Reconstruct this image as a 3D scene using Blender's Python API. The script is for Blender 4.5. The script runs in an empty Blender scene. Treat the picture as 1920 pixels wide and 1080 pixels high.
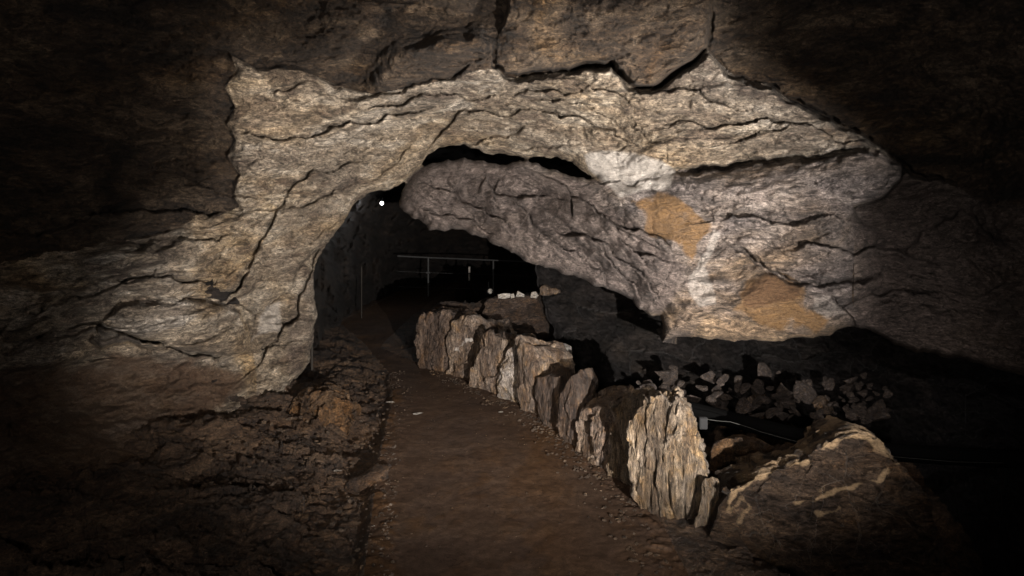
import bpy, math, random
import numpy as np
from mathutils import Vector
C = bpy.context.scene
COL = C.collection
R = math.radians
# ------------------------------------------------------------------ camera
F, CX, HY, H = 1251.0, 960.0, 440.0, 1.6      # focal length in photo pixels, centre column, horizon row, eye height
cd = bpy.data.cameras.new('camera')
cam = bpy.data.objects.new('camera', cd); COL.objects.link(cam)
cam.location = (0, 0, H); cam.rotation_euler = (R(90), 0, 0)
cd.sensor_width = 36; cd.lens = 36 * F / 1920; cd.shift_y = -100.0 / 1920
cd.clip_start = 0.05; cd.clip_end = 200
C.camera = cam
# ------------------------------------------------------------------ world: a closed cave, next to no daylight
w = bpy.data.worlds.new('World'); C.world = w; w.use_nodes = True
w.node_tree.nodes['Background'].inputs[0].default_value = (1.0, 0.93, 0.85, 1)
w.node_tree.nodes['Background'].inputs[1].default_value = 0.006
C.view_settings.view_transform = 'Standard'; C.view_settings.look = 'None'
C.view_settings.exposure = 0.0; C.view_settings.gamma = 1.0
C.cycles.max_bounces = 4; C.cycles.diffuse_bounces = 3
C.cycles.use_denoising = True
C.cycles.sample_clamp_indirect = 2.0

def spot(name, loc, target, power, angle, blend, size=0.03, col=(1.0, 0.90, 0.76)):
    l = bpy.data.lights.new(name, 'SPOT'); l.energy = power; l.spot_size = R(angle); l.spot_blend = blend
    l.shadow_soft_size = size; l.color = col
    o = bpy.data.objects.new(name, l); COL.objects.link(o); o.location = loc
    o.rotation_euler = (Vector(target) - Vector(loc)).to_track_quat('-Z', 'Y').to_euler()
    return o
def Pt(u, v, d):
    return ((u - CX) / F * d, d, H + (HY - v) / F * d)
# unseen arch and side floodlights; path, kerb, gully and hall fills are added
KEY = Vector((1.12, -0.3, 1.0))
spot('floodlight_arch', KEY, Pt(880, 360, 5.8), 4800, 72, 0.7, 0.005, (1.0, 0.93, 0.86))
spot('floodlight_side', (2.1, 2.3, 0.7), Pt(985, 290, 5.7), 1350, 62, 0.8, 0.02, (1.0, 0.93, 0.85))
spot('fill_path', (-0.2, 2.6, 2.7), (-0.35, 5.0, 0.0), 120, 46, 1.0, 0.05, (1.0, 0.84, 0.68))  # overhead fill added to light the floor
spot('fill_kerb', (-0.1, 1.0, 1.9), Pt(1060, 740, 5.4), 42, 34, 1.0, 0.04, (1.0, 0.88, 0.76))  # weak fill added to brighten the kerb stones
spot('fill_gully', (1.3, 2.3, 2.1), Pt(1500, 680, 5.8), 170, 50, 1.0, 0.04, (1.0, 0.90, 0.84))  # fill added above the gully to bring out the rubble
spot('fill_hall', (-0.4, -1.2, 1.7), Pt(960, 80, 5.5), 560, 98, 1.0, 0.15, (1.0, 0.90, 0.82))  # wide fill added behind the viewer for dim walls and ceiling

# ------------------------------------------------------------------ noise
rng = np.random.RandomState(7)
PERM = rng.permutation(256).astype(np.int32); PERM = np.concatenate([PERM, PERM, PERM])
G = rng.normal(size=(256, 3)).astype(np.float32); G /= np.linalg.norm(G, axis=1)[:, None]
def pnoise(x, y, z):
    xi = np.floor(x); yi = np.floor(y); zi = np.floor(z)
    fx = (x - xi).astype(np.float32); fy = (y - yi).astype(np.float32); fz = (z - zi).astype(np.float32)
    xi = xi.astype(np.int32) & 255; yi = yi.astype(np.int32) & 255; zi = zi.astype(np.int32) & 255
    u = fx * fx * fx * (fx * (fx * 6 - 15) + 10); v = fy * fy * fy * (fy * (fy * 6 - 15) + 10); w_ = fz * fz * fz * (fz * (fz * 6 - 15) + 10)
    out = 0
    for dx in (0, 1):
        a = PERM[xi + dx]; wx = u if dx else 1 - u
        for dy in (0, 1):
            b = PERM[(a + yi + dy) & 255]; wy = v if dy else 1 - v
            for dz in (0, 1):
                g = G[PERM[(b + zi + dz) & 255]]; wz = w_ if dz else 1 - w_
                out = out + wx * wy * wz * (g[..., 0] * (fx - dx) + g[..., 1] * (fy - dy) + g[..., 2] * (fz - dz))
    return out * 1.6
def fbm(x, y, z, octs=5, gain=0.5, ridge=False):
    a, s, t = 1.0, 1.0, 0
    for i in range(octs):
        n = pnoise(x * s + 17.3 * i, y * s + 5.1 * i, z * s + 9.7 * i)
        if ridge: n = 1 - 2 * np.abs(n)
        t = t + a * n; a *= gain; s *= 2.03
    return t
def slabs(x, y, z, seed=0, tilt=1.1, k=1.15):
    """overlapping tilted slabs without breaks: the uppermost of many tilted, gently domed planes"""
    r = np.random.RandomState(seed + 11)
    J = r.rand(256, 3).astype(np.float32); T = (r.rand(256, 4).astype(np.float32) - 0.5) * 2
    xi = np.floor(x).astype(np.int32); yi = np.floor(y).astype(np.int32); zi = np.floor(z).astype(np.int32)
    best = np.full(x.shape, -9e9, np.float32)
    for dx in (-1, 0, 1):
        for dy in (-1, 0, 1):
            for dz in (-1, 0, 1):
                cx, cy, cz = xi + dx, yi + dy, zi + dz
                h = PERM[(PERM[(PERM[cx & 255] + cy) & 255] + cz) & 255]
                px = x - (cx + J[h, 0]); py = y - (cy + J[h, 1]); pz = z - (cz + J[h, 2])
                best = np.maximum(best, T[h, 3] * 0.35 + tilt * (T[h, 0] * px + T[h, 1] * py + T[h, 2] * pz) - k * (px * px + py * py + pz * pz))
    return -(best - 0.25)
def facets(x, y, z, seed=0, tilt=1.0):
    """angular broken faces: every cell carries its own tilted plane; also returns the distance to the cell's border"""
    r = np.random.RandomState(seed + 11)
    J = r.rand(256, 3).astype(np.float32); T = (r.rand(256, 4).astype(np.float32) - 0.5) * 2
    xi = np.floor(x).astype(np.int32); yi = np.floor(y).astype(np.int32); zi = np.floor(z).astype(np.int32)
    best = np.full(x.shape, 9e9, np.float32); sec = best.copy(); val = np.zeros(x.shape, np.float32)
    for dx in (-1, 0, 1):
        for dy in (-1, 0, 1):
            for dz in (-1, 0, 1):
                cx, cy, cz = xi + dx, yi + dy, zi + dz
                h = PERM[(PERM[(PERM[cx & 255] + cy) & 255] + cz) & 255]
                px = x - (cx + J[h, 0]); py = y - (cy + J[h, 1]); pz = z - (cz + J[h, 2])
                d2 = (px * px + py * py + pz * pz).astype(np.float32)
                vv = T[h, 3] * 0.5 + tilt * (T[h, 0] * px + T[h, 1] * py + T[h, 2] * pz)
                m = d2 < best
                sec = np.where(m, best, np.minimum(sec, d2))
                val = np.where(m, vv, val); best = np.where(m, d2, best)
    return val, np.sqrt(sec) - np.sqrt(best)
def sm(a, b, x):
    t = np.clip((x - a) / (b - a), 0, 1); return t * t * (3 - 2 * t)

# ------------------------------------------------------------------ outlines
def jag(pts, seg=14, amp=0.16, seed=1, closed=False):
    """subdivide an outline with small irregular offsets so that rock edges are never ruler-straight"""
    r = random.Random(seed); p = [tuple(map(float, q[:2])) for q in pts]
    if closed: p.append(p[0])
    while True:
        out = [p[0]]; more = False
        for a, b in zip(p[:-1], p[1:]):
            L = math.hypot(b[0] - a[0], b[1] - a[1])
            if L > seg:
                more = True; k = 0.5 + r.uniform(-.12, .12); o = r.uniform(-1, 1) * amp * L * (1.0 if L < 90 else 0.4)
                out.append((a[0] + (b[0] - a[0]) * k - (b[1] - a[1]) / L * o, a[1] + (b[1] - a[1]) * k + (b[0] - a[0]) / L * o))
            out.append(b)
        p = out
        if not more: return p
def polydist(U, V, pts, reach=1e9):
    """distance to a polyline, side, and nearest point"""
    D = np.full(U.shape, reach, np.float32); S = np.zeros(U.shape, np.float32); NX = U.astype(np.float32).copy(); NY = V.astype(np.float32).copy()
    for (ax, ay), (bx, by) in zip(pts[:-1], pts[1:]):
        if reach < 1e8:
            m = (U > min(ax, bx) - reach) & (U < max(ax, bx) + reach) & (V > min(ay, by) - reach) & (V < max(ay, by) + reach)
            idx = np.nonzero(m)
            if len(idx[0]) == 0: continue
            u = U[idx]; v = V[idx]
        else: idx = Ellipsis; u, v = U, V
        dx, dy = bx - ax, by - ay; L2 = dx * dx + dy * dy + 1e-9
        t = np.clip(((u - ax) * dx + (v - ay) * dy) / L2, 0, 1)
        qx = ax + t * dx; qy = ay + t * dy
        dd = np.hypot(u - qx, v - qy); old = D[idx]; c = dd < old
        D[idx] = np.where(c, dd, old); S[idx] = np.where(c, np.sign((u - ax) * dy - (v - ay) * dx), S[idx])
        NX[idx] = np.where(c, qx, NX[idx]); NY[idx] = np.where(c, qy, NY[idx])
    return D, S, NX, NY
def inside(U, V, pts):
    r = np.zeros(U.shape, bool); n = len(pts)
    for i in range(n):
        ax, ay = pts[i]; bx, by = pts[(i + 1) % n]
        if ay == by: continue
        r ^= ((ay > V) != (by > V)) & (U < (bx - ax) * (V - ay) / (by - ay) + ax)
    return r
def sdist(U, V, pts, reach=150.0):
    D, _, _, _ = polydist(U, V, list(pts) + [pts[0]], reach)
    return np.where(inside(U, V, pts), D, -D)
def tps(pts, U, V):
    """smooth depth through control points (u, v, depth)"""
    P = np.array(pts, float); S = 400.0; n = len(P)
    X = P[:, :2] / S
    def K(r2): return 0.5 * r2 * np.log(r2 + 1e-9)
    A = np.zeros((n + 3, n + 3)); r2 = ((X[:, None] - X[None]) ** 2).sum(-1)
    A[:n, :n] = K(r2) + np.eye(n) * 0.02; A[:n, n] = 1; A[:n, n + 1:] = X; A[n, :n] = 1; A[n + 1:, :n] = X.T
    sol = np.linalg.solve(A, np.concatenate([P[:, 2], np.zeros(3)]))
    out = sol[n] + sol[n + 1] * U / S + sol[n + 2] * V / S
    for i in range(n):
        out = out + sol[i] * K((U / S - X[i, 0]) ** 2 + (V / S - X[i, 1]) ** 2)
    return out
def axis(lo, a, b, hi, step, grow=1.12):
    m = list(np.arange(a, b, step)); s = step; x = a; L = []
    while x > lo: s = min(s * grow, 60); x -= s; L.append(x)
    s = step; x = m[-1]; Rr = []
    while x < hi: s = min(s * grow, 60); x += s; Rr.append(x)
    return np.array(L[::-1] + m + Rr)

def mesh_obj(name, verts, faces, mat, parent=None, smooth=True, attr=None, nrm=None):
    me = bpy.data.meshes.new(name)
    v = np.asarray(verts, np.float32); f = np.asarray(faces, np.int32); k = f.shape[1]
    me.vertices.add(len(v)); me.vertices.foreach_set('co', v.ravel())
    me.loops.add(f.size); me.loops.foreach_set('vertex_index', f.ravel())
    me.polygons.add(len(f)); me.polygons.foreach_set('loop_start', np.arange(0, f.size, k, dtype=np.int32))
    me.polygons.foreach_set('use_smooth', np.full(len(f), smooth, bool))
    if attr is not None:
        a = me.color_attributes.new('mineral', 'FLOAT_COLOR', 'POINT'); a.data.foreach_set('color', np.asarray(attr, np.float32).ravel())
    me.update(calc_edges=True); me.validate()
    if nrm is not None and len(nrm) == len(me.vertices): me.normals_split_custom_set_from_vertices(nrm)
    me.materials.append(mat)
    o = bpy.data.objects.new(name, me); COL.objects.link(o)
    if parent: o.parent = parent
    return o
def tag(o, label=None, cat=None, group=None, kind=None):
    if label: o['label'] = label
    if cat: o['category'] = cat
    if group: o['group'] = group
    if kind: o['kind'] = kind
    return o
def empty(name, loc, label, cat, group=None):
    o = bpy.data.objects.new(name, None); COL.objects.link(o); o.location = loc; return tag(o, label, cat, group)
def sub(V, Fc, mask, A=None):
    """keep the faces of mask, renumber"""
    f = Fc[mask]; used, inv = np.unique(f.ravel(), return_inverse=True)
    return V[used], inv.reshape(f.shape), (None if A is None else A[used])
def gridfaces(nr, nc):
    i = np.arange(nr * nc).reshape(nr, nc)
    return np.stack([i[:-1, :-1].ravel(), i[1:, :-1].ravel(), i[1:, 1:].ravel(), i[:-1, 1:].ravel()], 1)

# ------------------------------------------------------------------ materials
def rock_mat(name, dark, mid, light, scale=1.0, rough=0.8, spec=0.3, bump=1.0, stretch=(1, 1, 2.8), tilt=(0, 0, 0), fine=1.0, con=1.0, orange=(0.22, 0.125, 0.052), palec=(0.60, 0.55, 0.50)):
    m = bpy.data.materials.new(name); m.use_nodes = True; nt = m.node_tree; N = nt.nodes; Lk = nt.links
    b = N['Principled BSDF']; b.inputs['Roughness'].default_value = rough; b.inputs['Specular IOR Level'].default_value = spec
    tc = N.new('ShaderNodeTexCoord'); mp = N.new('ShaderNodeMapping'); mp.inputs['Scale'].default_value = stretch; mp.inputs['Rotation'].default_value = tilt
    Lk.new(tc.outputs['Object'], mp.inputs[0])
    def noise(sc, det, rg, dist, src=mp):
        n = N.new('ShaderNodeTexNoise'); n.inputs['Scale'].default_value = sc * scale; n.inputs['Detail'].default_value = det
        n.inputs['Roughness'].default_value = rg; n.inputs['Distortion'].default_value = dist
        Lk.new(src.outputs[0], n.inputs['Vector']); return n
    def ramp(src, stops):
        r = N.new('ShaderNodeValToRGB'); e = r.color_ramp.elements
        while len(e) < len(stops): e.new(0.5)
        for q, (p, c) in zip(e, stops): q.position = p; q.color = (c[0], c[1], c[2], 1) if not isinstance(c, float) else (c, c, c, 1)
        Lk.new(src, r.inputs[0]); return r
    def mix(a, bb, fac, mode='MIX'):
        x = N.new('ShaderNodeMix'); x.data_type = 'RGBA'; x.blend_type = mode
        if isinstance(fac, float): x.inputs[0].default_value = fac
        else: Lk.new(fac, x.inputs[0])
        for k, s in ((6, a), (7, bb)):
            if isinstance(s, tuple): x.inputs[k].default_value = (*s, 1)
            else: Lk.new(s, x.inputs[k])
        return x.outputs[2]
    def math_(op, a, bb):
        x = N.new('ShaderNodeMath'); x.operation = op
        for k, s in ((0, a), (1, bb)):
            if isinstance(s, (int, float)): x.inputs[k].default_value = s
            else: Lk.new(s, x.inputs[k])
        return x.outputs[0]
    big = noise(1.7, 6, 0.6, 1.2); med = noise(7, 8, 0.68, 2.0); fin = noise(34 * fine, 9, 0.72, 1.6); grain = noise(170, 3, 0.6, 0, tc)
    base = ramp(big.outputs[0], [(0.36, dark), (0.50, mid), (0.64, light)])
    det = ramp(med.outputs[0], [(0.38, 0.34), (0.46, 0.78), (0.54, 1.18), (0.64, 1.85)])
    col = mix(base.outputs[0], det.outputs[0], con, 'MULTIPLY')
    fd = ramp(fin.outputs[0], [(0.39, 0.30), (0.50, 0.95), (0.61, 1.75)])
    col = mix(col, fd.outputs[0], 0.85 * con, 'MULTIPLY')
    hue = noise(2.9, 4, 0.55, 1.0, tc); hr = ramp(hue.outputs[0], [(0.36, (0.90, 0.96, 1.08)), (0.52, (1.0, 1.0, 1.0)), (0.66, (1.14, 1.0, 0.76))]); col = mix(col, hr.outputs[0], 1.0, 'MULTIPLY')
    at = N.new('ShaderNodeAttribute'); at.attribute_name = 'mineral'; sp = N.new('ShaderNodeSeparateColor'); Lk.new(at.outputs['Color'], sp.inputs[0])
    def wmask(o, k=0.35):   #                                           # mask edges broken by the noise
        return math_('MINIMUM', math_('MAXIMUM', math_('MULTIPLY', math_('SUBTRACT', math_('ADD', o, math_('MULTIPLY', med.outputs[0], k * 2)), 0.5 + k * 0.98), 1.7), 0.0), 1.0)
    oc = ramp(fin.outputs[0], [(0.28, tuple(x * 0.45 for x in orange)), (0.5, orange), (0.72, tuple(min(1, x * 1.75) for x in orange))])
    pc = ramp(fin.outputs[0], [(0.28, tuple(x * 0.42 for x in palec)), (0.5, palec), (0.72, tuple(x * 1.4 for x in palec))])
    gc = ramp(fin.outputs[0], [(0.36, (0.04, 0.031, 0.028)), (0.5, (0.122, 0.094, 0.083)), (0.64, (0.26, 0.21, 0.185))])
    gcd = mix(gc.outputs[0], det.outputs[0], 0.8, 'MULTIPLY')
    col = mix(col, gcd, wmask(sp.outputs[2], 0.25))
    col = mix(col, oc.outputs[0], wmask(sp.outputs[0], 0.5))
    col = mix(col, pc.outputs[0], wmask(sp.outputs[1], 0.3))
    rust_shade_ramp = ramp(fin.outputs[0], [(0.28, (0.045, 0.02, 0.010)), (0.5, (0.105, 0.052, 0.024)), (0.72, (0.20, 0.115, 0.06))])
    dk = math_('SUBTRACT', 1.0, at.outputs['Alpha'])               # alpha below 1: rusty brown, also used for painted shade on the left wall
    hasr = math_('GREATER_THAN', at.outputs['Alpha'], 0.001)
    col = mix(col, rust_shade_ramp.outputs[0], math_('MULTIPLY', wmask(dk, 0.2), hasr))
    ln1 = noise(3.2, 5, 0.6, 2.6); ln2 = noise(9, 5, 0.62, 3.0)     # hair veins: thin dark lines where the noise crosses its middle
    for ln, wd, k in ((ln1, 0.012, 0.55), (ln2, 0.022, 0.6)):
        v_ = math_('ABSOLUTE', math_('SUBTRACT', ln.outputs[0], 0.5), 0.0)
        lr = ramp(v_, [(0.0, k), (wd, 0.9), (wd * 2.2, 1.0)]); col = mix(col, lr.outputs[0], 0.9, 'MULTIPLY')
    Lk.new(col, b.inputs['Base Color'])
    h = math_('ADD', math_('MULTIPLY', fin.outputs[0], 0.55), math_('MULTIPLY', grain.outputs[0], 0.10))
    h = math_('ADD', h, math_('MULTIPLY', med.outputs[0], 0.9))
    bp = N.new('ShaderNodeBump'); bp.inputs['Strength'].default_value = bump; bp.inputs['Distance'].default_value = 0.11 / scale ** 0.7
    Lk.new(h, bp.inputs['Height']); Lk.new(bp.outputs[0], b.inputs['Normal'])
    rr = ramp(med.outputs[0], [(0.35, rough - 0.22), (0.6, rough)])
    Lk.new(rr.outputs[0], b.inputs['Roughness'])
    return m
def plain(name, col, rough=0.5, metal=0.0, emit=None):
    m = bpy.data.materials.new(name); m.use_nodes = True; b = m.node_tree.nodes['Principled BSDF']
    n = m.node_tree.nodes.new('ShaderNodeTexNoise'); n.inputs['Scale'].default_value = 60
    r = m.node_tree.nodes.new('ShaderNodeValToRGB'); r.color_ramp.elements[0].color = (*[c * 0.7 for c in col], 1); r.color_ramp.elements[1].color = (*col, 1)
    m.node_tree.links.new(n.outputs[0], r.inputs[0]); m.node_tree.links.new(r.outputs[0], b.inputs['Base Color'])
    b.inputs['Roughness'].default_value = rough; b.inputs['Metallic'].default_value = metal; b.inputs['Specular IOR Level'].default_value = 0.04 if max(col) < .01 else 0.15
    if emit: b.inputs['Emission Color'].default_value = (*emit[0], 1); b.inputs['Emission Strength'].default_value = emit[1]
    return m
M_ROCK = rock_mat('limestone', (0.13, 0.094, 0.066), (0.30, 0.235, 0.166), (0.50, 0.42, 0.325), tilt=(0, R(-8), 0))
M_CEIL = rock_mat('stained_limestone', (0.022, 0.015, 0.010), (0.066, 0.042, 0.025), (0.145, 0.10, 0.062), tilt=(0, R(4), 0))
M_WEDGE = rock_mat('banded_limestone', (0.10, 0.08, 0.068), (0.19, 0.15, 0.125), (0.31, 0.25, 0.205), tilt=(0, R(33), 0))
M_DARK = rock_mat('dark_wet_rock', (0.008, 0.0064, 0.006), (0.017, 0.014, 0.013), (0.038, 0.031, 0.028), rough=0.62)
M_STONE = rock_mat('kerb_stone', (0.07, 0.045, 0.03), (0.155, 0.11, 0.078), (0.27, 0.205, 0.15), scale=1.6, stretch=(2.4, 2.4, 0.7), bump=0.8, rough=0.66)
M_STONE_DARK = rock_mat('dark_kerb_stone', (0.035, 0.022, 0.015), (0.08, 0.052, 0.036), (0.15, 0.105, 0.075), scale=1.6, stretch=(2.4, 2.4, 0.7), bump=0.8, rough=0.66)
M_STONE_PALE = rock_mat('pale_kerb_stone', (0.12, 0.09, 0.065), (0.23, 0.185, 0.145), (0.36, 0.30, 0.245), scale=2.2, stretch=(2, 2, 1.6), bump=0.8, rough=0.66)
M_FLOW = rock_mat('flowstone', (0.075, 0.05, 0.031), (0.145, 0.106, 0.07), (0.26, 0.20, 0.14), scale=1.6, stretch=(3.2, 3.2, 0.5), bump=0.9, rough=0.6)
M_BROWN = rock_mat('clay_stained_rock', (0.05, 0.028, 0.014), (0.11, 0.062, 0.03), (0.19, 0.115, 0.06), scale=1.5, stretch=(1, 1, 1.2), rough=0.6)
M_PATH = rock_mat('trodden_clay', (0.046, 0.028, 0.0185), (0.055, 0.034, 0.0225), (0.066, 0.042, 0.028), scale=1.2, stretch=(1, 1.3, 1), bump=0.07, rough=0.92, spec=0.08, fine=2.2, con=.35)
M_EARTH = rock_mat('damp_earth', (0.028, 0.017, 0.011), (0.065, 0.038, 0.022), (0.125, 0.078, 0.046), scale=1.6, bump=0.8, rough=0.7)
M_BOULDER = rock_mat('clay_stained_boulder', (0.018, 0.011, 0.007), (0.040, 0.024, 0.014), (0.075, 0.047, 0.028), scale=1.5, rough=0.6, palec=(0.36, 0.25, 0.145))
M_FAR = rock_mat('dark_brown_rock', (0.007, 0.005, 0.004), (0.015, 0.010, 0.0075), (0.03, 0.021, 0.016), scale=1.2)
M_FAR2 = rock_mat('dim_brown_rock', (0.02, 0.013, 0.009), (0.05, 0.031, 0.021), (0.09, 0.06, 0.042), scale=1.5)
M_PALE = rock_mat('pale_calcite', (0.35, 0.31, 0.27), (0.5, 0.46, 0.41), (0.68, 0.64, 0.58), scale=3)
M_STEEL = plain('dull_steel', (0.07, 0.07, 0.07), 0.6, 0.2)
M_RUST = plain('rusty_steel', (0.03, 0.026, 0.022), 0.8)
M_BLACK = plain('black_plastic', (0.003, 0.003, 0.003), 0.85)
M_GREY = plain('grey_plastic', (0.02, 0.02, 0.021), 0.7)
M_WIRE = plain('pale_cable', (0.07, 0.07, 0.065), 0.6)
M_BULB = plain('lit_bulb', (1, 1, 1), 0.3, 0, ((1.0, 0.97, 0.9), 14.0))

# ================================================================== the cave shell
HOLE = [(1242, 642), (1243, 615), (1238, 592), (1215, 590), (1198, 580), (1185, 562), (1165, 552), (1130, 538), (1090, 522), (1060, 516), (1010, 497), (970, 478), (935, 462), (912, 446), (885, 441), (862, 430), (835, 434), (804, 432), (790, 415), (762, 400), (748, 388),
        (752, 362), (770, 330), (800, 309), (840, 298), (870, 294), (905, 300), (960, 303), (1010, 306), (1045, 318), (1072, 330), (1100, 336), (1118, 331), (1085, 316), (1060, 300), (1020, 294), (960, 292), (920, 290), (898, 280), (870, 270), (840, 274), (815, 284), (796, 300), (775, 325), (752, 345), (735, 354), (708, 358), (680, 372),
        (655, 400), (628, 438), (612, 458), (600, 480), (590, 505), (588, 540), (594, 580), (590, 620), (582, 665), (572, 692), (552, 716), (540, 744), (535, 800), (560, 1500), (3200, 1500), (3200, 1000), (2100, 740), (1900, 700), (1800, 672), (1700, 655), (1640, 625), (1600, 612), (1520, 634), (1430, 640), (1330, 638)]
HOLEJ = jag(HOLE[:-14], 9, 0.13, 3) + jag(HOLE[-14:] + [HOLE[0]], 12, 0.10, 5)[:-1]
A_POLY = [(430, 100), (442, 128), (422, 165), (440, 200), (424, 232), (441, 262), (424, 292), (450, 328), (436, 365), (456, 400), (440, 412), (330, 430), (160, 465), (-60, 520), (-900, 640), (-900, 1600), (3300, 1600), (3300, 900), (1900, 700), (1700, 655),
          (1610, 612), (1596, 560), (1600, 480), (1598, 388), (1650, 372), (1690, 335), (1680, 298), (1640, 268), (1560, 226), (1480, 188), (1440, 158), (1380, 145), (1338, 108), (1325, 92), (1295, 122), (1240, 163), (1190, 166), (1160, 140), (1145, 125), (1080, 132), (1000, 140), (950, 145), (932, 128), (900, 130), (830, 150), (760, 165), (700, 176), (650, 165), (560, 130), (480, 128)]
B_POLY = [(705, 178), (712, 130), (745, 85), (830, 62), (900, 58), (930, 75), (928, 128), (930, 140), (860, 150), (780, 172)]
D_POLY = [(945, -500), (950, 20), (930, 70), (924, 110), (945, 138), (1000, 131), (1060, 127), (1110, 115), (1150, 112), (1172, 142), (1190, 162), (1232, 157), (1290, 116), (1326, 84), (1336, 0), (1340, -500)]
C_POLY = [(748, 388), (752, 362), (770, 330), (800, 303), (870, 285), (960, 297), (1010, 301), (1045, 312), (1100, 332), (1140, 344), (1200, 335), (1272, 318), (1350, 314), (1450, 303), (1500, 298), (1560, 292), (1640, 284),
          (1690, 305), (1690, 335), (1650, 372), (1600, 386), (1600, 480), (1596, 560), (1610, 612), (1600, 800), (1242, 800), (700, 800), (700, 400)]
C2_POLY = [(1268, 326), (1300, 370), (1338, 412), (1352, 455), (1385, 468), (1412, 486), (1450, 510), (1492, 530), (1560, 528), (1602, 540), (1600, 386), (1650, 372), (1690, 330), (1640, 286), (1500, 300), (1450, 305)]
C3_POLY = [(1242, 645), (1240, 590), (1262, 560), (1290, 500), (1325, 470), (1345, 462), (1385, 480), (1440, 520), (1495, 536), (1545, 545), (1590, 580), (1605, 612), (1500, 660)]
E_POLY = [(165, 640), (190, 600), (230, 575), (300, 560), (395, 565), (455, 585), (470, 620), (462, 660), (420, 665), (330, 655), (240, 640), (190, 655)]   # ledge on the left wall
E2_POLY = [(120, 520), (160, 480), (240, 455), (300, 462), (310, 490), (250, 505), (180, 515), (130, 530)]

def shell():
    u = axis(-900, -30, 1950, 2900, 1.75); v = axis(-620, -30, 1110, 1500, 1.75)
    U, V = np.meshgrid(u, v); U = U.astype(np.float32); V = V.astype(np.float32)
    # coarse warp of the picture plane so ledges wander
    wx = fbm(U / 60, V / 60, U * 0 + 3.3, 3) * 3.0; wy = fbm(U / 60, V / 60, U * 0 + 8.3, 3) * 3.0
    Uw, Vw = U + wx, V + wy
    base = tps([(-900, 600, 2.6), (-900, -600, 2.9), (0, 1000, 3.6), (0, 700, 4.2), (0, 450, 4.55), (0, 300, 4.7), (0, 0, 4.2), (430, 0, 4.7), (430, 120, 5.25), (430, 300, 5.75), (200, 300, 5.2), (200, 120, 4.8), (960, 0, 4.6), (960, 110, 5.3), (700, 20, 4.85), (640, 130, 5.55),
                (430, -600, 2.6), (960, -600, 2.5), (1500, -600, 2.5), (2800, -600, 2.8), (2800, 500, 2.7), (1340, 40, 4.7), (1450, 120, 5.3), (1600, 200, 5.5), (1750, 300, 5.3), (1720, 380, 5.0), (1650, 450, 5.0), (1630, 600, 4.95), (1700, 0, 4.4), (1900, 100, 4.2), (1900, 400, 4.3), (1900, 700, 4.1), (1750, 560, 4.9), (430, 700, 5.9), (700, 600, 7)], U, V)
    A = tps([(540, 740, 6.45), (580, 600, 6.7), (600, 480, 6.8), (680, 370, 6.9), (745, 350, 6.9), (870, 268, 6.9), (1000, 290, 6.7), (1100, 320, 6.05), (1180, 335, 5.78), (1250, 308, 5.5), (440, 600, 6.0), (440, 400, 5.7), (436, 300, 5.5), (440, 120, 5.0), (600, 200, 5.6), (620, 330, 6.2), (800, 150, 5.25), (960, 150, 5.1), (960, 220, 5.9), (1200, 170, 4.95), (1200, 240, 5.4),
             (1340, 110, 4.6), (1400, 200, 4.9), (1560, 240, 4.65), (1690, 300, 4.5), (1600, 400, 4.8), (1600, 600, 4.9), (1400, 300, 5.3), (200, 700, 4.9), (0, 700, 4.15), (0, 900, 3.7), (100, 1000, 3.45), (0, 540, 4.4), (200, 520, 5.0), (300, 620, 5.2), (430, 815, 5.25), (450, 740, 5.75), (350, 870, 4.7), (200, 880, 4.15), (500, 790, 5.9), (-900, 700, 2.6), (2800, 700, 2.7), (350, 1000, 4.3)], U, V)
    D = base.copy()
    def layer(D, dl, poly, edge=4.0, warp=True, rnd=0.0, rw=14.0, seed=2):
        s = sdist(Uw if warp else U, Vw if warp else V, jag(poly, 16, 0.10, seed), 160.0)
        soft_ = sm(395, 440, V) * sm(1530, 1590, U); edge = edge + 60 * soft_; rnd = rnd * (1 - soft_)
        w_ = sm(-edge, edge, s); q = dl + rnd * np.exp(-np.clip(s, 0, None) / rw)
        return D * (1 - w_) + q * w_
    D = layer(D, A, A_POLY, 5, rnd=0.12, rw=16)
    D = layer(D, A - 0.06 - 0.02 * sm(170, 60, V), B_POLY, 26, rnd=0.02, rw=22, seed=4)
    top = tps([(930, 130, 4.85), (1150, 112, 4.75), (1190, 160, 4.72), (1330, 80, 4.4), (1335, -500, 2.6), (950, -500, 2.6), (1130, 30, 4.15), (960, 20, 4.35)], U, V)
    D = layer(D, top, D_POLY, 4, rnd=0.13, rw=20, seed=6)
    Cd = tps([(755, 370, 7.0), (820, 420, 6.7), (820, 320, 7.0), (900, 440, 6.4), (1080, 520, 5.8), (1240, 600, 5.2), (1242, 640, 5.1), (1400, 640, 4.9), (1600, 610, 4.75), (1300, 330, 5.45), (1600, 330, 4.65), (1690, 320, 4.5), (960, 320, 6.65), (1150, 370, 5.9), (1330, 420, 5.25), (1000, 420, 6.05), (1450, 480, 4.95), (1130, 470, 5.6), (1120, 345, 6.0), (1200, 345, 5.68)], U, V)
    D = layer(D, Cd, C_POLY, 3.5, rnd=0.05, rw=12, seed=8)
    D = layer(D, np.minimum(D, 99) - 0.13, C2_POLY, 4, rnd=0.09, rw=18, seed=10)
    D = layer(D, D - 0.05 + 0.0 * D, C3_POLY, 4, rnd=0.06, rw=16, seed=12)
    D = layer(D, D - 0.36 * sm(0, 260, U), E_POLY, 6, rnd=0.16, rw=16, seed=14)
    D = layer(D, D - 0.22, E2_POLY, 6, rnd=0.14, rw=14, seed=16)
    # undercut under the ledge of the left wall: the wall falls back below it
    D = D + 0.22 * sm(660, 690, V + (U - 300) * 0.05) * sm(520, 420, U) * sm(-300, 60, U) * sm(900, 760, V)
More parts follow.
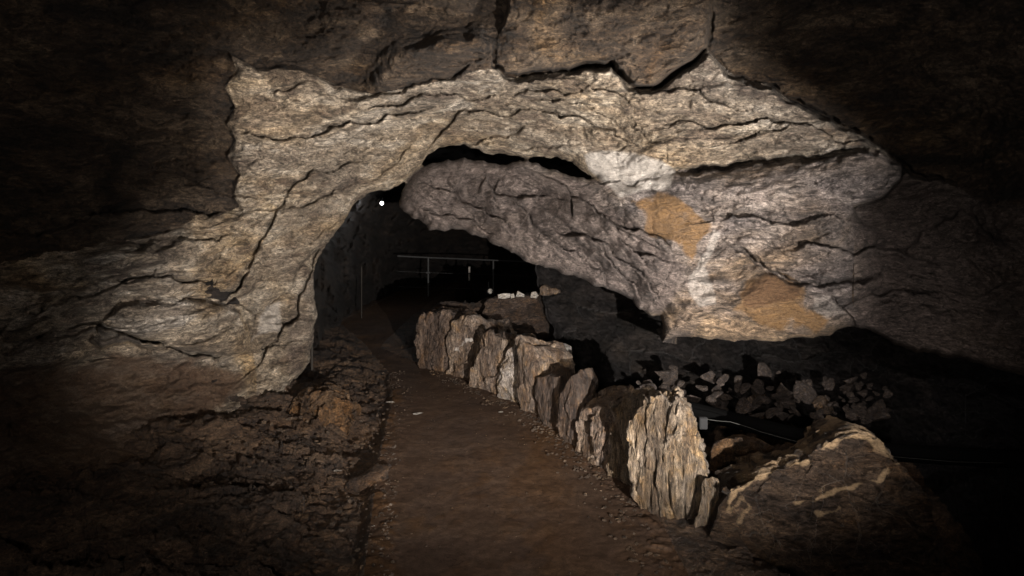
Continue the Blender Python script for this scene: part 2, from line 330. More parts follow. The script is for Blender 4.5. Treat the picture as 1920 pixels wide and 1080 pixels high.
    # ---- named fissures: (outline, half width px, depth m, step m, side)
    cracks = [([(405, 572), (430, 552), (470, 495), (500, 440), (520, 395), (560, 340), (588, 318), (612, 325), (640, 312), (700, 306)], 3.2, .10, .045),
              ([(600, 378), (660, 345), (720, 322), (750, 300), (785, 262)], 2.0, .05, .02),
              ([(430, 392), (520, 392), (600, 372), (690, 360)], 2.2, .05, .03),
              ([(800, 282), (830, 245), (855, 215), (890, 208), (925, 214), (975, 206), (1010, 208), (1050, 222), (1120, 240), (1165, 258), (1195, 275)], 3.0, .12, .05),
              ([(860, 272), (905, 262), (950, 258), (985, 235), (1000, 218)], 2.6, .08, .03),
              ([(880, 268), (940, 272), (1000, 275), (1060, 272), (1110, 280), (1200, 278)], 2.4, .07, .02),
              ([(470, 195), (520, 170), (560, 158), (600, 160)], 2.6, .07, .04),
              ([(640, 185), (700, 180), (760, 168), (830, 150), (870, 130), (900, 112)], 3.6, .14, .05),
              ([(900, 155), (960, 148), (1060, 140), (1145, 128)], 2.4, .06, .0),
              ([(927, 95), (926, 122), (948, 143), (1000, 139), (1060, 134), (1112, 124), (1146, 118), (1164, 140), (1180, 163), (1200, 168), (1240, 160), (1292, 124), (1320, 98)], 7.0, .42, .0),
              ([(1328, -20), (1334, 40), (1328, 92)], 3.0, .12, .0),
              ([(1338, 106), (1360, 135), (1400, 154), (1440, 160), (1470, 182), (1520, 205), (1570, 235), (1630, 262), (1660, 285), (1710, 325), (1790, 345)], 6.0, .35, .0),
              ([(1270, 320), (1330, 316), (1390, 308), (1415, 300), (1440, 306), (1500, 296), (1560, 290), (1640, 284)], 7.5, .65, .0),
              ([(1085, 318), (1130, 345), (1190, 350), (1240, 330), (1272, 320)], 1.8, .04, .03),
              ([(1090, 150), (1115, 170), (1150, 172), (1185, 200), (1185, 240), (1210, 258), (1245, 268)], 2.4, .07, .04),
              ([(1200, 175), (1260, 172), (1310, 168), (1365, 200), (1400, 208)], 2.4, .07, .03),
              ([(1350, 272), (1400, 262), (1450, 245), (1490, 232)], 2.0, .05, .03),
              ([(1245, 268), (1250, 300), (1268, 318)], 2.0, .06, .02),
              ([(1383, 468), (1412, 487), (1440, 508), (1470, 520), (1500, 534), (1560, 530), (1600, 528), (1650, 515)], 5.5, .30, .0),
              ([(1405, 470), (1430, 500), (1500, 512), (1560, 532), (1620, 540)], 1.8, .06, .02),
              ([(1536, 536), (1565, 560), (1592, 590), (1625, 625), (1680, 655)], 2.0, .08, .0),
              ([(900, 300), (915, 330), (925, 360), (975, 372), (1040, 372)], 2.0, .06, .05),
              ([(960, 370), (990, 400), (1020, 440), (1080, 470), (1130, 510), (1140, 540)], 2.2, .07, .05),
              ([(1020, 330), (1070, 370), (1120, 400), (1165, 450), (1200, 480), (1250, 490)], 2.0, .06, .06),
              ([(800, 345), (850, 360), (900, 390), (940, 410), (960, 440)], 1.8, .05, .05),
              ([(1262, 470), (1250, 520), (1240, 545)], 2.0, .05, .02), ([(1120, 455), (1150, 500), (1190, 530), (1200, 560)], 2.0, .06, .04),
              ([(1348, 425), (1352, 450), (1330, 470), (1310, 500), (1290, 505)], 2.2, .06, .02),
              ([(480, 690), (520, 640), (560, 590), (575, 530), (612, 452)], 2.6, .09, .05),
              ([(470, 640), (478, 590), (520, 560), (560, 505), (612, 455)], 2.4, .07, -.04),
              ([(310, 570), (390, 560), (450, 572), (478, 600), (465, 625)], 2.6, .07, .03),
              ([(230, 470), (300, 455), (380, 450), (440, 438)], 3.2, .08, .04), ([(60, 590), (140, 555), (230, 530), (300, 500)], 3.0, .08, .04),
              ([(340, 330), (390, 352), (440, 368), (480, 372)], 3, .07, .03), ([(1700, 470), (1760, 420), (1800, 390), (1900, 470)], 3, .08, .03),
              ([(560, 470), (610, 430), (660, 400), (700, 372)], 2, .05, .03), ([(450, 250), (540, 262), (620, 240), (700, 232), (760, 214), (800, 205)], 2.2, .07, .05), ([(690, 205), (760, 196), (840, 178), (920, 180), (1010, 170), (1090, 172)], 2.4, .08, .05),
              ([(980, 190), (1060, 188), (1110, 205), (1160, 240)], 2.0, .06, .04), ([(1230, 235), (1300, 228), (1380, 235), (1440, 222), (1530, 240), (1600, 265)], 2.2, .07, .05),
              ([(1340, 415), (1400, 405), (1470, 420), (1540, 405), (1600, 415)], 2.0, .06, .05), ([(1480, 470), (1540, 460), (1600, 480), (1680, 470), (1760, 500)], 2.4, .08, .05), ([(1610, 560), (1680, 545), (1760, 560), (1850, 550)], 2.6, .08, .05),
              ([(780, 380), (830, 405), (880, 410), (930, 440)], 2, .06, .05), ([(1100, 380), (1150, 420), (1200, 430), (1260, 470)], 2, .06, .05), ([(1040, 430), (1100, 440), (1150, 480), (1210, 520), (1235, 560)], 2, .07, .06),
              ([(200, 530), (280, 520), (350, 530), (420, 520)], 3, .09, .06), ([(60, 640), (150, 610), (230, 625), (330, 655), (420, 668)], 3.4, .12, .08), ([(500, 600), (540, 612), (585, 600)], 2, .06, .04), ([(480, 660), (530, 652), (580, 640)], 2.2, .07, .05), ([(40, 440), (130, 425), (220, 400), (330, 395), (430, 400)], 3, .1, .07),
              ([(430, 800), (480, 770), (530, 745)], 3, .1, .03), ([(350, 870), (400, 815), (470, 780), (520, 740)], 3.5, .12, .05)]
    for i, (pl, hw, dep, st) in enumerate(cracks):
        pj = jag(pl, 7, 0.16, 100 + i); dd, ss, _, _ = polydist(U, V, pj, 60.0)
        # fade out towards both ends
        e0 = np.hypot(U - pl[0][0], V - pl[0][1]); e1 = np.hypot(U - pl[-1][0], V - pl[-1][1]); fade = sm(0, 40, np.minimum(e0, e1)) * 0.7 + 0.3
        vary = 0.75 + 0.5 * pnoise(U / 40, V / 40, U * 0 + i)
        D = D + dep * np.exp(-(dd / (hw * vary)) ** (4 if hw >= 5 else 2)) * fade + 1.8 * st * ss * np.exp(-dd / 22.0) * (dd < 59) * fade
    # ---- relief in world space
    X = (U - CX) / F * D; Z = H + (HY - V) / F * D; Y = D
    X = X.astype(np.float32); Z = Z.astype(np.float32); Y = Y.astype(np.float32)
    sw = sm(-20, 20, sdist(U, V, C_POLY)) * sm(60, -60, (U - 1290))                        # the banded wedge
    ang = np.where(sw > 0.5, R(-31), R(7)); ang = R(7) + (R(-31) - R(7)) * sw
    rt = sm(1230, 1500, U) * (1 - sw); 
    def relief(X, Y, Z, ang, g=1.0, fa=1.0, ha=1.0):
        X, Y, Z = X * g, Y * g, Z * g
        c_, s_ = math.cos(R(ang)), math.sin(R(ang)); s = -X * s_ + Z * c_; t = X * c_ + Z * s_
        wob = fbm(t * 1.1, Y * 1.1, s * 2.2, 4); wob2 = fbm(t * 2.3 + 9, Y * 2 + 4, s * 3.1, 4)
        rel = 0.11 * fbm(X * 0.75, Y * 0.75, Z * 0.9, 3) + 0.040 * wob2
        fv = slabs(t * 1.7 + wob * 0.3, Y * 2.1, s * 4.6 + wob2 * 0.3, 1); rel = rel + fv * 0.135
        fv = slabs(t * 4.6 + wob2 * 0.6, Y * 5.5, s * 14 + wob * 0.7, 2); rel = rel + fv * 0.055
        fv = slabs(t * 13 + wob2 * 0.9, Y * 14, s * 36 + wob * 1.4, 3); rel = rel + fv * 0.020
        q = s * 7.0 + wob * 1.1 + 0.6 * wob2; fr = q - np.floor(q); rel = rel + 0.036 * (sm(0.72, 1.0, fr) - fr) * (0.3 + 0.9 * sm(-0.2, 0.5, wob2))
        q = s * 21.0 + wob * 3.1 + 1.5 * wob2; fr = q - np.floor(q); rel = rel + 0.015 * (sm(0.65, 1.0, fr) - fr) * (0.3 + sm(-0.3, 0.6, wob))
        fine = fbm(t * 10 + wob * 1.5, Y * 10, s * 26 + wob2 * 2.5, 5, 0.62); rel = rel + 0.021 * fine * fa
        rel = rel - 0.018 * fa * fbm(t * 4 + wob, Y * 4, s * 10 + wob2, 4, 0.5, True)
        n1 = pnoise(t * 1.6 + wob * 0.5 + 55, Y * 1.5, s * 3.4 + wob2 * 0.6); n2 = pnoise(t * 3.0 + 7, Y * 3, s * 3 + wob)
        return rel + ha * 0.02 * np.exp(-np.abs(n1) / 0.012) * sm(-0.1, 0.5, n2), fine
    rel, fine = relief(X, Y, Z, 7)
    for ang_, wt in ((-31, sw),):
        m = wt > 0.001; r2, f2_ = relief(X[m], Y[m], Z[m], ang_, 0.62, 0.35, 2.2); rel[m] = rel[m] * (1 - wt[m]) + r2 * wt[m] * 1.3; fine[m] = f2_
    dh, _, NX, NY = polydist(U, V, HOLEJ + [HOLEJ[0]], 70.0); ins = inside(U, V, HOLEJ)
    damp = 0.20 + 0.80 * sm(0, 60, dh)                        # keep the traced rims where they are
    lw = sm(520, 400, U) * sm(380, 460, V); qq = (Z - 0.06 * X) * 3.4 + 0.5 * fbm(X * .9, Y * .9, Z * 1.8, 4); fq = qq - np.floor(qq); rel = rel + lw * 0.15 * (sm(0.78, 1.0, fq) - fq)
    smooth_zone = sm(-10, 25, sdist(U, V, [(1200, 385), (1255, 360), (1338, 420), (1300, 490), (1210, 450)])) + sm(-10, 25, sdist(U, V, [(1360, 575), (1440, 505), (1515, 545), (1520, 610), (1420, 610)]))
    xb = X * .86 - Z * .5; zb = X * .5 + Z * .86; fb = slabs(xb * 1.3, Y * 1.5, zb * 3.2, 5, 1.5, 0.7); rel = rel * 1.35 + sw * 0.19 * fb
    rel = rel * (1 - 0.72 * np.clip(smooth_zone, 0, 1))
    D = D + rel * damp
    dr = np.where(ins, 0, dh); D = D + 0.20 * np.exp(-dr / 5.0) + 0.10 * np.exp(-dr / 26.0)
    # ---- rims: inside the opening the sheet folds back, away from the viewer, giving the rock its thickness
    band = 34.0
    ui = np.interp(NX, u, np.arange(len(u))); vi = np.interp(NY, v, np.arange(len(v)))
    i0 = np.clip(vi.astype(int), 0, len(v) - 2); j0 = np.clip(ui.astype(int), 0, len(u) - 2)
    De = np.maximum(np.maximum(D[i0, j0], D[i0 + 1, j0]), np.maximum(D[i0, j0 + 1], D[i0 + 1, j0 + 1]))
    t_ = np.clip(dh / band, 0, 1)
    dirx = (NX - U) / (dh + 1e-3); diry = (NY - V) / (dh + 1e-3)
    Uo = np.where(ins, NX + dirx * 30 * t_, U); Vo = np.where(ins, NY + diry * 30 * t_, V)
    Do = np.where(ins, De + 1.5 * t_ + 0.05 * fine * t_, D)
    VX = (Uo - CX) / F * Do; VZ = H + (HY - Vo) / F * Do
    verts = np.stack([VX, Do, VZ], -1).reshape(-1, 3)
    faces = gridfaces(len(v), len(u))
    keepv = ((~ins) | (dh < band * 0.97)).ravel()
    okf = keepv[faces].all(1)
    fu = Uo.ravel()[faces]; fv_ = Vo.ravel()[faces]; fi = ins.ravel()[faces].any(1)
    okf &= ~(fi & (np.maximum(fu.max(1) - fu.min(1), fv_.max(1) - fv_.min(1)) > 7.5) & (U.ravel()[faces[:, 0]] < 1950) & (U.ravel()[faces[:, 0]] > -20))
    uc = U.ravel()[faces[:, 0]]; vc = V.ravel()[faces[:, 0]]
    okf &= verts[faces[:, 0], 2] > -0.12
    # ---- minerals: rusty patches, pale calcite, grey-violet rock, painted shade below the left ledge
    nz = fbm(X * 3, Y * 3, Z * 3, 4) * 9
    def soft(poly, wd=10.0, k=1.0): return sm(-wd, wd, sdist(U, V, poly, 80.0) + nz * k)
    org = np.maximum.reduce([soft([(1180, 375), (1225, 360), (1262, 362), (1300, 385), (1338, 420), (1320, 450), (1300, 490), (1262, 462), (1215, 450), (1205, 415)], 10, 1.8),
                             soft([(1360, 585), (1395, 545), (1440, 503), (1480, 520), (1512, 545), (1515, 575), (1550, 600), (1530, 622), (1440, 618), (1400, 600)], 12, 2),
                             0.5 * soft([(1600, 280), (1500, 250), (1560, 235), (1650, 280)], 12, 2)])
    bl = fbm(X * 7, Y * 7, Z * 4, 5, .6); org = org * np.clip(1.3 + 0.6 * bl, 0, 1.15)
    pale = np.maximum.reduce([soft([(1092, 290), (1140, 280), (1240, 296), (1268, 320), (1262, 355), (1200, 362), (1160, 372), (1130, 340), (1100, 320)], 8, .8),
                              soft([(1290, 515), (1312, 480), (1340, 425), (1352, 440), (1330, 500), (1345, 545), (1350, 575), (1310, 580), (1290, 550)], 8, .8) * .75, 0.6 * soft([(1520, 545), (1560, 545), (1590, 590), (1550, 600), (1520, 585)], 8),
                              0.8 * soft([(500, 575), (525, 560), (530, 620), (470, 640)], 9), 0.45 * soft([(350, 300), (620, 200), (760, 240), (640, 330), (500, 430)], 40, 3), 0.4 * soft([(1250, 230), (1400, 220), (1500, 260), (1300, 300)], 25, 3)])
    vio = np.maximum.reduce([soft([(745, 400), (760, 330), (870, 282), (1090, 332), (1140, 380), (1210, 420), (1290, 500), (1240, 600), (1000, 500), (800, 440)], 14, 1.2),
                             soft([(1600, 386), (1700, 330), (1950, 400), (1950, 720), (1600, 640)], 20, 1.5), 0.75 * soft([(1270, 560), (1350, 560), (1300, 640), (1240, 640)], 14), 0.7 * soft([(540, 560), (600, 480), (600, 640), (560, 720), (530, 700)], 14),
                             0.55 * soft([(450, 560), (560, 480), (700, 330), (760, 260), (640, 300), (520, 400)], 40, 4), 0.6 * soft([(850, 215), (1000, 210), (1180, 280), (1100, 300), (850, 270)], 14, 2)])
    ledge_shade = 1.0 * soft([(-900, 690), (-50, 690), (150, 668), (230, 662), (420, 680), (455, 700), (440, 760), (380, 800), (350, 900), (100, 1200), (-900, 1200)], 24, 2.5)  # dark brown painted in as the shade below the left ledge
    rust_shade = np.maximum(ledge_shade, 0.97 * soft([(1372, 590), (1395, 548), (1440, 503), (1480, 520), (1508, 545), (1500, 570), (1440, 575)], 12, 1.5))
    att = np.stack([np.clip(org, 0, 1), np.clip(pale, 0, 1), np.clip(vio, 0, 1), 1 - rust_shade * 0.95], -1).reshape(-1, 4)
    def at_faces(poly): return inside(uc + wx.ravel()[faces[:, 0]], vc + wy.ravel()[faces[:, 0]], poly)
    # near the hole rim take the picture position from the folded vertex
    uo = Uo.ravel()[faces[:, 0]]; vo = Vo.ravel()[faces[:, 0]]
    def in2(poly): return inside(uo, vo, poly)
    inC = in2(C_POLY[:24] + [(1600, 640), (1242, 660), (700, 440)]); inA = in2(A_POLY); inD = in2(D_POLY)
    left = uo < np.interp(vo, [0, 318, 340, 395, 440, 495, 552, 640, 700, 1500], [588, 588, 560, 520, 500, 470, 430, 470, 480, 480])
    wn = wx.ravel()[faces[:, 0]] * 4; right = (uo > 1600) & (vo + wn > np.interp(uo, [1600, 1700, 1800, 1950, 2900], [386, 328, 350, 480, 1000]))
    wl = left & (vo + wn > np.interp(uo, [-900, 0, 300, 430, 588], [620, 500, 435, 392, 312])) & ~inC; wr = right & ~inC
    ar = inA & ~inC & ~wl & ~wr; ce = ~(wl | wr | ar | inC | inD)
    gf = faces[okf]; fn = np.cross(verts[gf[:, 2]] - verts[gf[:, 0]], verts[gf[:, 3]] - verts[gf[:, 1]]); vn = np.zeros_like(verts)
    for k in range(4):
        for c in range(3): vn[:, c] += np.bincount(gf[:, k], fn[:, c], len(verts))
    vn = vn / (np.linalg.norm(vn, axis=1)[:, None] + 1e-12)
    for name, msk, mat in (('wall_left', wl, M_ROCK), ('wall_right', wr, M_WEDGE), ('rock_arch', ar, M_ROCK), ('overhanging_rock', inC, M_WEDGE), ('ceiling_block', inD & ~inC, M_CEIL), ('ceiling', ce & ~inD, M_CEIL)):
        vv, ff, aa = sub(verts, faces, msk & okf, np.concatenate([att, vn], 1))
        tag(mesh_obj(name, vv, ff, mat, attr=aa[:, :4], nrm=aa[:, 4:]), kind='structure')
    return
shell()

# ================================================================== wall behind and below the overhang
def sheet(name, u, v, ctrl, mat, amp=1.0, cut=None, ang=0, extra=None, fsc=1.0):
    U, V = np.meshgrid(u, v); U = U.astype(np.float32); V = V.astype(np.float32)
    D = tps(ctrl, U, V)
    if extra: D = extra(U, V, D)
    X = (U - CX) / F * D; Z = H + (HY - V) / F * D; Y = D
    s = -X * math.sin(R(ang)) + Z * math.cos(R(ang)); t = X * math.cos(R(ang)) + Z * math.sin(R(ang))
    X, Y, Z, s, t = [a.astype(np.float32) for a in (X, Y, Z, s, t)]
    w1 = fbm(t * 1.2, Y * 1.2, s * 2, 4); f1, _ = facets(t * 1.7 * fsc + w1 * .3, Y * 1.7 * fsc, s * 2.6 * fsc, 21); f2, _ = facets(t * 5.5 * fsc + w1, Y * 5 * fsc, s * 9 * fsc, 22); f3, _ = facets(t * 14, Y * 14, s * 24, 23)
    rel = 0.15 * w1 + 0.17 * f1 + 0.05 * f2 + 0.014 * f3 + 0.018 * fbm(t * 8, Y * 8, s * 16, 4)
    D = D + rel * amp
    U2, V2 = U, V
    ok = None
    if cut:
        cj = jag(cut, 12, 0.14, 9); dh, _, NX, NY = polydist(U, V, cj + [cj[0]], 60.0); ins = inside(U, V, cj)
        t_ = np.clip(dh / 30, 0, 1); ui = np.clip(np.searchsorted(u, NX), 0, len(u) - 1); vi = np.clip(np.searchsorted(v, NY), 0, len(v) - 1)
        De = D[vi, ui]
        U2 = np.where(ins, NX + (NX - U) / (dh + 1e-3) * 25 * t_, U); V2 = np.where(ins, NY + (NY - V) / (dh + 1e-3) * 25 * t_, V)
        D = np.where(ins, De + 1.2 * t_, D + 0.25 * np.exp(-dh / 8)); ok = ((~ins) | (dh < 29)).ravel()
    verts = np.stack([(U2 - CX) / F * D, D, H + (HY - V2) / F * D], -1).reshape(-1, 3)
    fc = gridfaces(len(v), len(u))
    if ok is not None: verts, fc, _ = sub(verts, fc, ok[fc].all(1))
    return tag(mesh_obj(name, verts, fc, mat), kind='structure')
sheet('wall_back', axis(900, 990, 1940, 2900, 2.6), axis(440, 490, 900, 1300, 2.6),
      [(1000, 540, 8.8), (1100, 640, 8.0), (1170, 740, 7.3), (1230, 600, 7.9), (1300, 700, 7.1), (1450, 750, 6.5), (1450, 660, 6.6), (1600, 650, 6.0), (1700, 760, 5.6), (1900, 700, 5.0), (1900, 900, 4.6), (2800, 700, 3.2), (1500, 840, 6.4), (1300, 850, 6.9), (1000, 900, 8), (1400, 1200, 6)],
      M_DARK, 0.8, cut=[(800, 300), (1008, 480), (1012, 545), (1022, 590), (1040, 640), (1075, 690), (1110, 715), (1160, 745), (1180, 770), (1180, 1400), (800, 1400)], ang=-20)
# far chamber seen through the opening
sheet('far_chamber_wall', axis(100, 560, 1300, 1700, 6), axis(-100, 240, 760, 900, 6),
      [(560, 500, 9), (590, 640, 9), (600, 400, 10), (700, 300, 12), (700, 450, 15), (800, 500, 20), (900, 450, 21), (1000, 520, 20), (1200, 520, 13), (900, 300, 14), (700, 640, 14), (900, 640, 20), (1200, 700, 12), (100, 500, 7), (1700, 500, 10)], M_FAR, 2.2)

# ================================================================== ground
STL = [(1212, 990), (1190, 955), (1150, 905), (1072, 842), (1002, 782), (932, 748), (850, 708), (780, 684), (700, 655)]   # foot of the kerb stones
def gxy(u, v): d = F * H / (v - HY); return ((u - CX) / F * d, d)
KL = np.array([gxy(*p) for p in STL])          # world
def line_x(y, L): o = np.argsort(L[:, 1]); return np.interp(y, L[o, 1], L[o, 0])
PLW = np.array([gxy(*p) for p in [(690, 1090), (703, 985), (712, 900), (722, 840), (733, 790), (742, 750), (735, 700), (690, 650), (640, 615)]])
def ground_z(X, Y):
    xl = line_x(Y, KL) ; xp = line_x(Y, PLW)
    right = X - xl; leftd = xp - X
    pit = -0.75 * sm(0.42, 1.1, right) * sm(2.6, 3.9, Y) + 0.55 * sm(1.2, 3.2, right) * sm(4.0, 6, Y)
    bank = 0.05 * sm(0.25, 0.5, leftd) - 0.06 * sm(0.02, 0.10, leftd) * sm(8.5, 7.5, Y) + 0.14 * sm(0.35, 1.5, leftd) * sm(8, 6, Y)
    far = 0.10 * sm(8, 12, Y)
    return pit + bank + far, right, leftd
def ground():
    u = axis(-1200, -20, 1930, 3200, 2.4); v = np.array(list(np.arange(505, 600, 3)) + list(np.arange(600, 1100, 2.0)) + list(np.arange(1100, 1500, 8)) + list(np.arange(1500, 3200, 60)), float)
    U, V = np.meshgrid(u, v); Y = F * H / (V - HY); X = (U - CX) / F * Y
    X = X.astype(np.float32); Y = Y.astype(np.float32); z, right, leftd = ground_z(X, Y); O = X * 0
    rough = sm(0.0, 0.35, leftd) + sm(0.25, 0.6, right)
    edge = sm(-0.22, 0.0, leftd) + sm(-0.22, 0.05, right)
    n = fbm(X * 1.3, Y * 1.3, O, 4); f, _ = facets(X * 3.3 + n * .4, Y * 3.3, O + 1.5, 31); f2, _ = facets(X * 9 + n, Y * 9, O + 1.5, 32); f3, _ = facets(X * 24, Y * 24, O + .5, 33)
    z = z + rough * (0.07 * n + 0.055 * f + 0.022 * np.abs(f2) + 0.010 * f3 + 0.015 * fbm(X * 12, Y * 12, O, 4))
    z = z + (1 - np.clip(rough, 0, 1)) * (0.006 * fbm(X * 1.6, Y * 1.6, O, 4) + 0.0022 * fbm(X * 14, Y * 9, O, 4) ) + np.clip(edge, 0, 1) * (1 - np.clip(rough, 0, 1)) * (0.012 * np.abs(f2) + 0.007 * np.abs(f3))
    verts = np.stack([X, Y, z], -1).reshape(-1, 3); fc = gridfaces(len(v), len(u)); fc = fc[:, ::-1]
    c = fc[:, 0]; onp = ((rough.ravel()[c] < 0.5) & (leftd.ravel()[c] < 0.02) & (right.ravel()[c] < 0.1))
    nz = fbm(X * 5, Y * 5, O, 4)
    nz2 = fbm(X * 38, Y * 38, O, 3); pale = np.clip(0.62 * sm(0.14, 0.0, np.abs(leftd + 0.06 + 0.03 * nz)) * sm(6.8, 5.5, Y) * sm(-.1, .5, nz * .5 + nz2), 0, 1)
    att = np.stack([O, pale, O, O + 1], -1).reshape(-1, 4)
    for name, m, mat in (('path', onp, M_PATH), ('ground', ~onp, M_EARTH)):
        vv, ff, aa = sub(verts, fc, m, att); tag(mesh_obj(name, vv, ff, mat, attr=aa), kind='structure')
ground()

# ================================================================== loose stones
def slab(name, outline, dep, thick, mat, label, cat='stone', group=None, seed=1, flute=0.0, rough=1.0, nA=150, nR=34, nB=26, bulge=0.03, veins=None, taper=0.92, orange=0):
    """a stone: a front face of the given outline standing at depth dep (left, right, lean of the top), swept back by thick (a world vector)"""
    pts = jag(outline, 18, 0.09, seed, True)[:-1]
    P = np.array(pts); cu, cv = P.mean(0); cu = (P[:, 0].min() + P[:, 0].max()) / 2 * .5 + cu * .5; cv = (P[:, 1].min() + P[:, 1].max()) / 2 * .5 + cv * .5
    seg = np.r_[0, np.cumsum(np.hypot(*np.diff(np.r_[P, P[:1]], axis=0).T))]; tt = np.linspace(0, seg[-1], nA, endpoint=False)
    Q = np.stack([np.interp(tt, seg, np.r_[P[:, k], P[0, k]]) for k in (0, 1)], 1)
    u0, u1, v0, v1 = Q[:, 0].min(), Q[:, 0].max(), Q[:, 1].min(), Q[:, 1].max()
    dl, dr, lean = dep
    def front(u, v):
        d = dl + (dr - dl) * (u - u0) / (u1 - u0) + lean * (v1 - v) / (v1 - v0); return np.stack([(u - CX) / F * d, d, H + (HY - v) / F * d], -1)
    T = np.array(thick, float); rings = []; uvs = []
    nrm = np.array([0, -1.0, 0.15])
    for i in range(nR):                                            # front face, centre to rim
        r = (i + 0.4) / nR; r = r ** 0.8
        p = front(cu + (Q[:, 0] - cu) * r, cv + (Q[:, 1] - cv) * r); p = p + nrm * bulge * (1 - r ** 3); rings.append(p); uvs.append((cu + (Q[:, 0] - cu) * r, cv + (Q[:, 1] - cv) * r))
    rim = front(Q[:, 0], Q[:, 1]); cen = front(np.array([cu]), np.array([cv]))
    for i in range(nB):                                            # sides
        k = (i + 0.5) / nB; sc = 1 - (1 - taper) * k - 0.05 * (1 - k) ** 8 * 0
        p = cen + (rim - cen) * (1 + 0.02 * math.sin(math.pi * k)) * (sc) + T * k; rings.append(p); uvs.append((Q[:, 0], Q[:, 1]))
    for i in range(8):                                             # back, rim to centre
        r = 1 - (i + 0.6) / 8.2; p = cen + (rim - cen) * taper * r + T * (1 + 0.10 * (1 - r)); rings.append(p); uvs.append((Q[:, 0], Q[:, 1]))
    V = np.array(rings); nr = len(V)
    i = np.arange(nr * nA).reshape(nr, nA); j = np.roll(i, -1, 1)
    fc = np.stack([i[:-1].ravel(), j[:-1].ravel(), j[1:].ravel(), i[1:].ravel()], 1)
    V = V.reshape(-1, 3)
    # normals for displacement
    def norms(V):
        fn = np.cross(V[fc[:, 2]] - V[fc[:, 0]], V[fc[:, 3]] - V[fc[:, 1]]); vn = np.zeros_like(V)
        for k in range(4): np.add.at(vn, fc[:, k], fn)
        return vn / (np.linalg.norm(vn, axis=1)[:, None] + 1e-9)
    n = norms(V)
    if (n[:nA * 3, 1].mean()) > 0: fc = fc[:, ::-1]; n = -n
    x, y, z = (V + seed * 3.7).T.astype(np.float32)
    w1 = fbm(x * 3, y * 3, z * 3, 3)
    f, _ = facets(x * 4.2 + w1 * .3, y * 4.2, z * 3.4, seed % 7); f2, _ = facets(x * 13 + w1, y * 13, z * 9, 3 + seed % 5)
    d = rough * (0.050 * f + 0.014 * f2 + 0.020 * w1 + 0.007 * fbm(x * 22, y * 22, z * 14, 4))
    if flute:
        wv = fbm(x * 5, y * 5, z * 1.2, 2); d = d + flute * (0.026 * fbm(x * 15 + wv, y * 15 + wv, z * 1.6, 3, .6) - 0.018 * np.abs(fbm(x * 30 + wv, y * 30, z * 2.6, 3)))
    V = V + n * d[:, None]
    uu = np.concatenate([a for a, b in uvs]); vv = np.concatenate([b for a, b in uvs])
    att = np.zeros((len(V), 4)); att[:, 3] = 1
    if orange: att[:, 0] = orange
    if veins:
        mm = np.zeros(len(V)); nzz = fbm(x * 9, y * 9, z * 9, 3)
        for pl, wd, k in veins:
            dd, _, _, _ = polydist(uu, vv, jag(pl, 12, .15, seed + 5), 60.0); mm = np.maximum(mm, k * sm(wd * 1.9, 0, dd + nzz * wd * 1.5))
        att[:, 1] = mm
    root = np.array([V[:, 0].mean(), V[:, 1].mean(), V[:, 2].min()])
    c0 = len(V); V = np.r_[V, [V[:nA].mean(0)], [V[-nA:].mean(0)]]; att = np.r_[att, att[:1], att[-1:]]
    q = np.arange(nA); qn = (q + 1) % nA; b0 = (nr - 1) * nA
    capf = np.stack([np.full(nA, c0), qn, q, q], 1); capb = np.stack([np.full(nA, c0 + 1), b0 + q, b0 + qn, b0 + qn], 1)
    me_f = [tuple(a) for a in fc.tolist()] 
    me = bpy.data.meshes.new(name)
    cf = [(c0, int(a), int(b)) for a, b in zip(q, qn)]; cb = [(c0 + 1, int(b0 + b), int(b0 + a)) for a, b in zip(q, qn)]
    me.from_pydata((V - root).tolist(), [], me_f + cf + cb); me.update()
    me.polygons.foreach_set('use_smooth', np.ones(len(me.polygons), bool))
    a = me.color_attributes.new('mineral', 'FLOAT_COLOR', 'POINT'); a.data.foreach_set('color', att.astype(np.float32).ravel())
    me.materials.append(mat)
    o = bpy.data.objects.new(name, me); COL.objects.link(o); o.location = root
    return tag(o, label, cat, group)
GK = 'upright stones set in a row along the path'
def gd(v): return F * H / (v - HY)
K = 'kerb_stone'
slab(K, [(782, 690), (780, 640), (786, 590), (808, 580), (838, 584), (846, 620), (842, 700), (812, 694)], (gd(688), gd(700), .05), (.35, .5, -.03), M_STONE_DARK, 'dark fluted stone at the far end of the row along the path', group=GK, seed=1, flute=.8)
slab(K, [(838, 702), (836, 650), (850, 606), (872, 596), (893, 602), (908, 640), (900, 716), (868, 712)], (gd(702), gd(715), .05), (.40, .4, -.05), M_STONE, 'second stone from the far end, with a pale chip on its shoulder', group=GK, seed=2, flute=.3, veins=[([(855, 655), (866, 645), (880, 636)], 4, 1.0)])
slab(K, [(880, 728), (884, 670), (905, 634), (928, 626), (944, 634), (942, 700), (938, 745), (905, 738)], (gd(726), gd(744), .04), (.36, .35, -.05), M_STONE, 'rounded brown stone just left of the pale speckled one', group=GK, seed=3, flute=.4)
slab(K, [(930, 745), (936, 690), (950, 655), (966, 642), (971, 680), (975, 758), (950, 754)], (gd(745), gd(757), .02), (.30, .3, -.02), M_STONE_PALE, 'pale speckled stone face against the tall leaning slab', group=GK, seed=4, flute=.2, rough=.7, veins=[([(952, 670), (955, 710), (955, 745)], 16, .62)])
slab(K, [(972, 764), (967, 700), (966, 632), (976, 628), (992, 655), (1002, 690), (1004, 740), (1002, 782)], (gd(762), gd(782), .02), (.40, .20, -.08), M_STONE, 'tall leaning slab with a dark face and a pale lit side', group=GK, seed=5, rough=.7)
slab(K, [(1006, 786), (1004, 745), (1006, 708), (1030, 702), (1050, 706), (1052, 760), (1050, 812), (1025, 800)], (gd(786), gd(812), .02), (.16, .42, .0), M_STONE_DARK, 'squarish block with a flat dark face below the tall leaning slab', group=GK, seed=6, rough=.45)
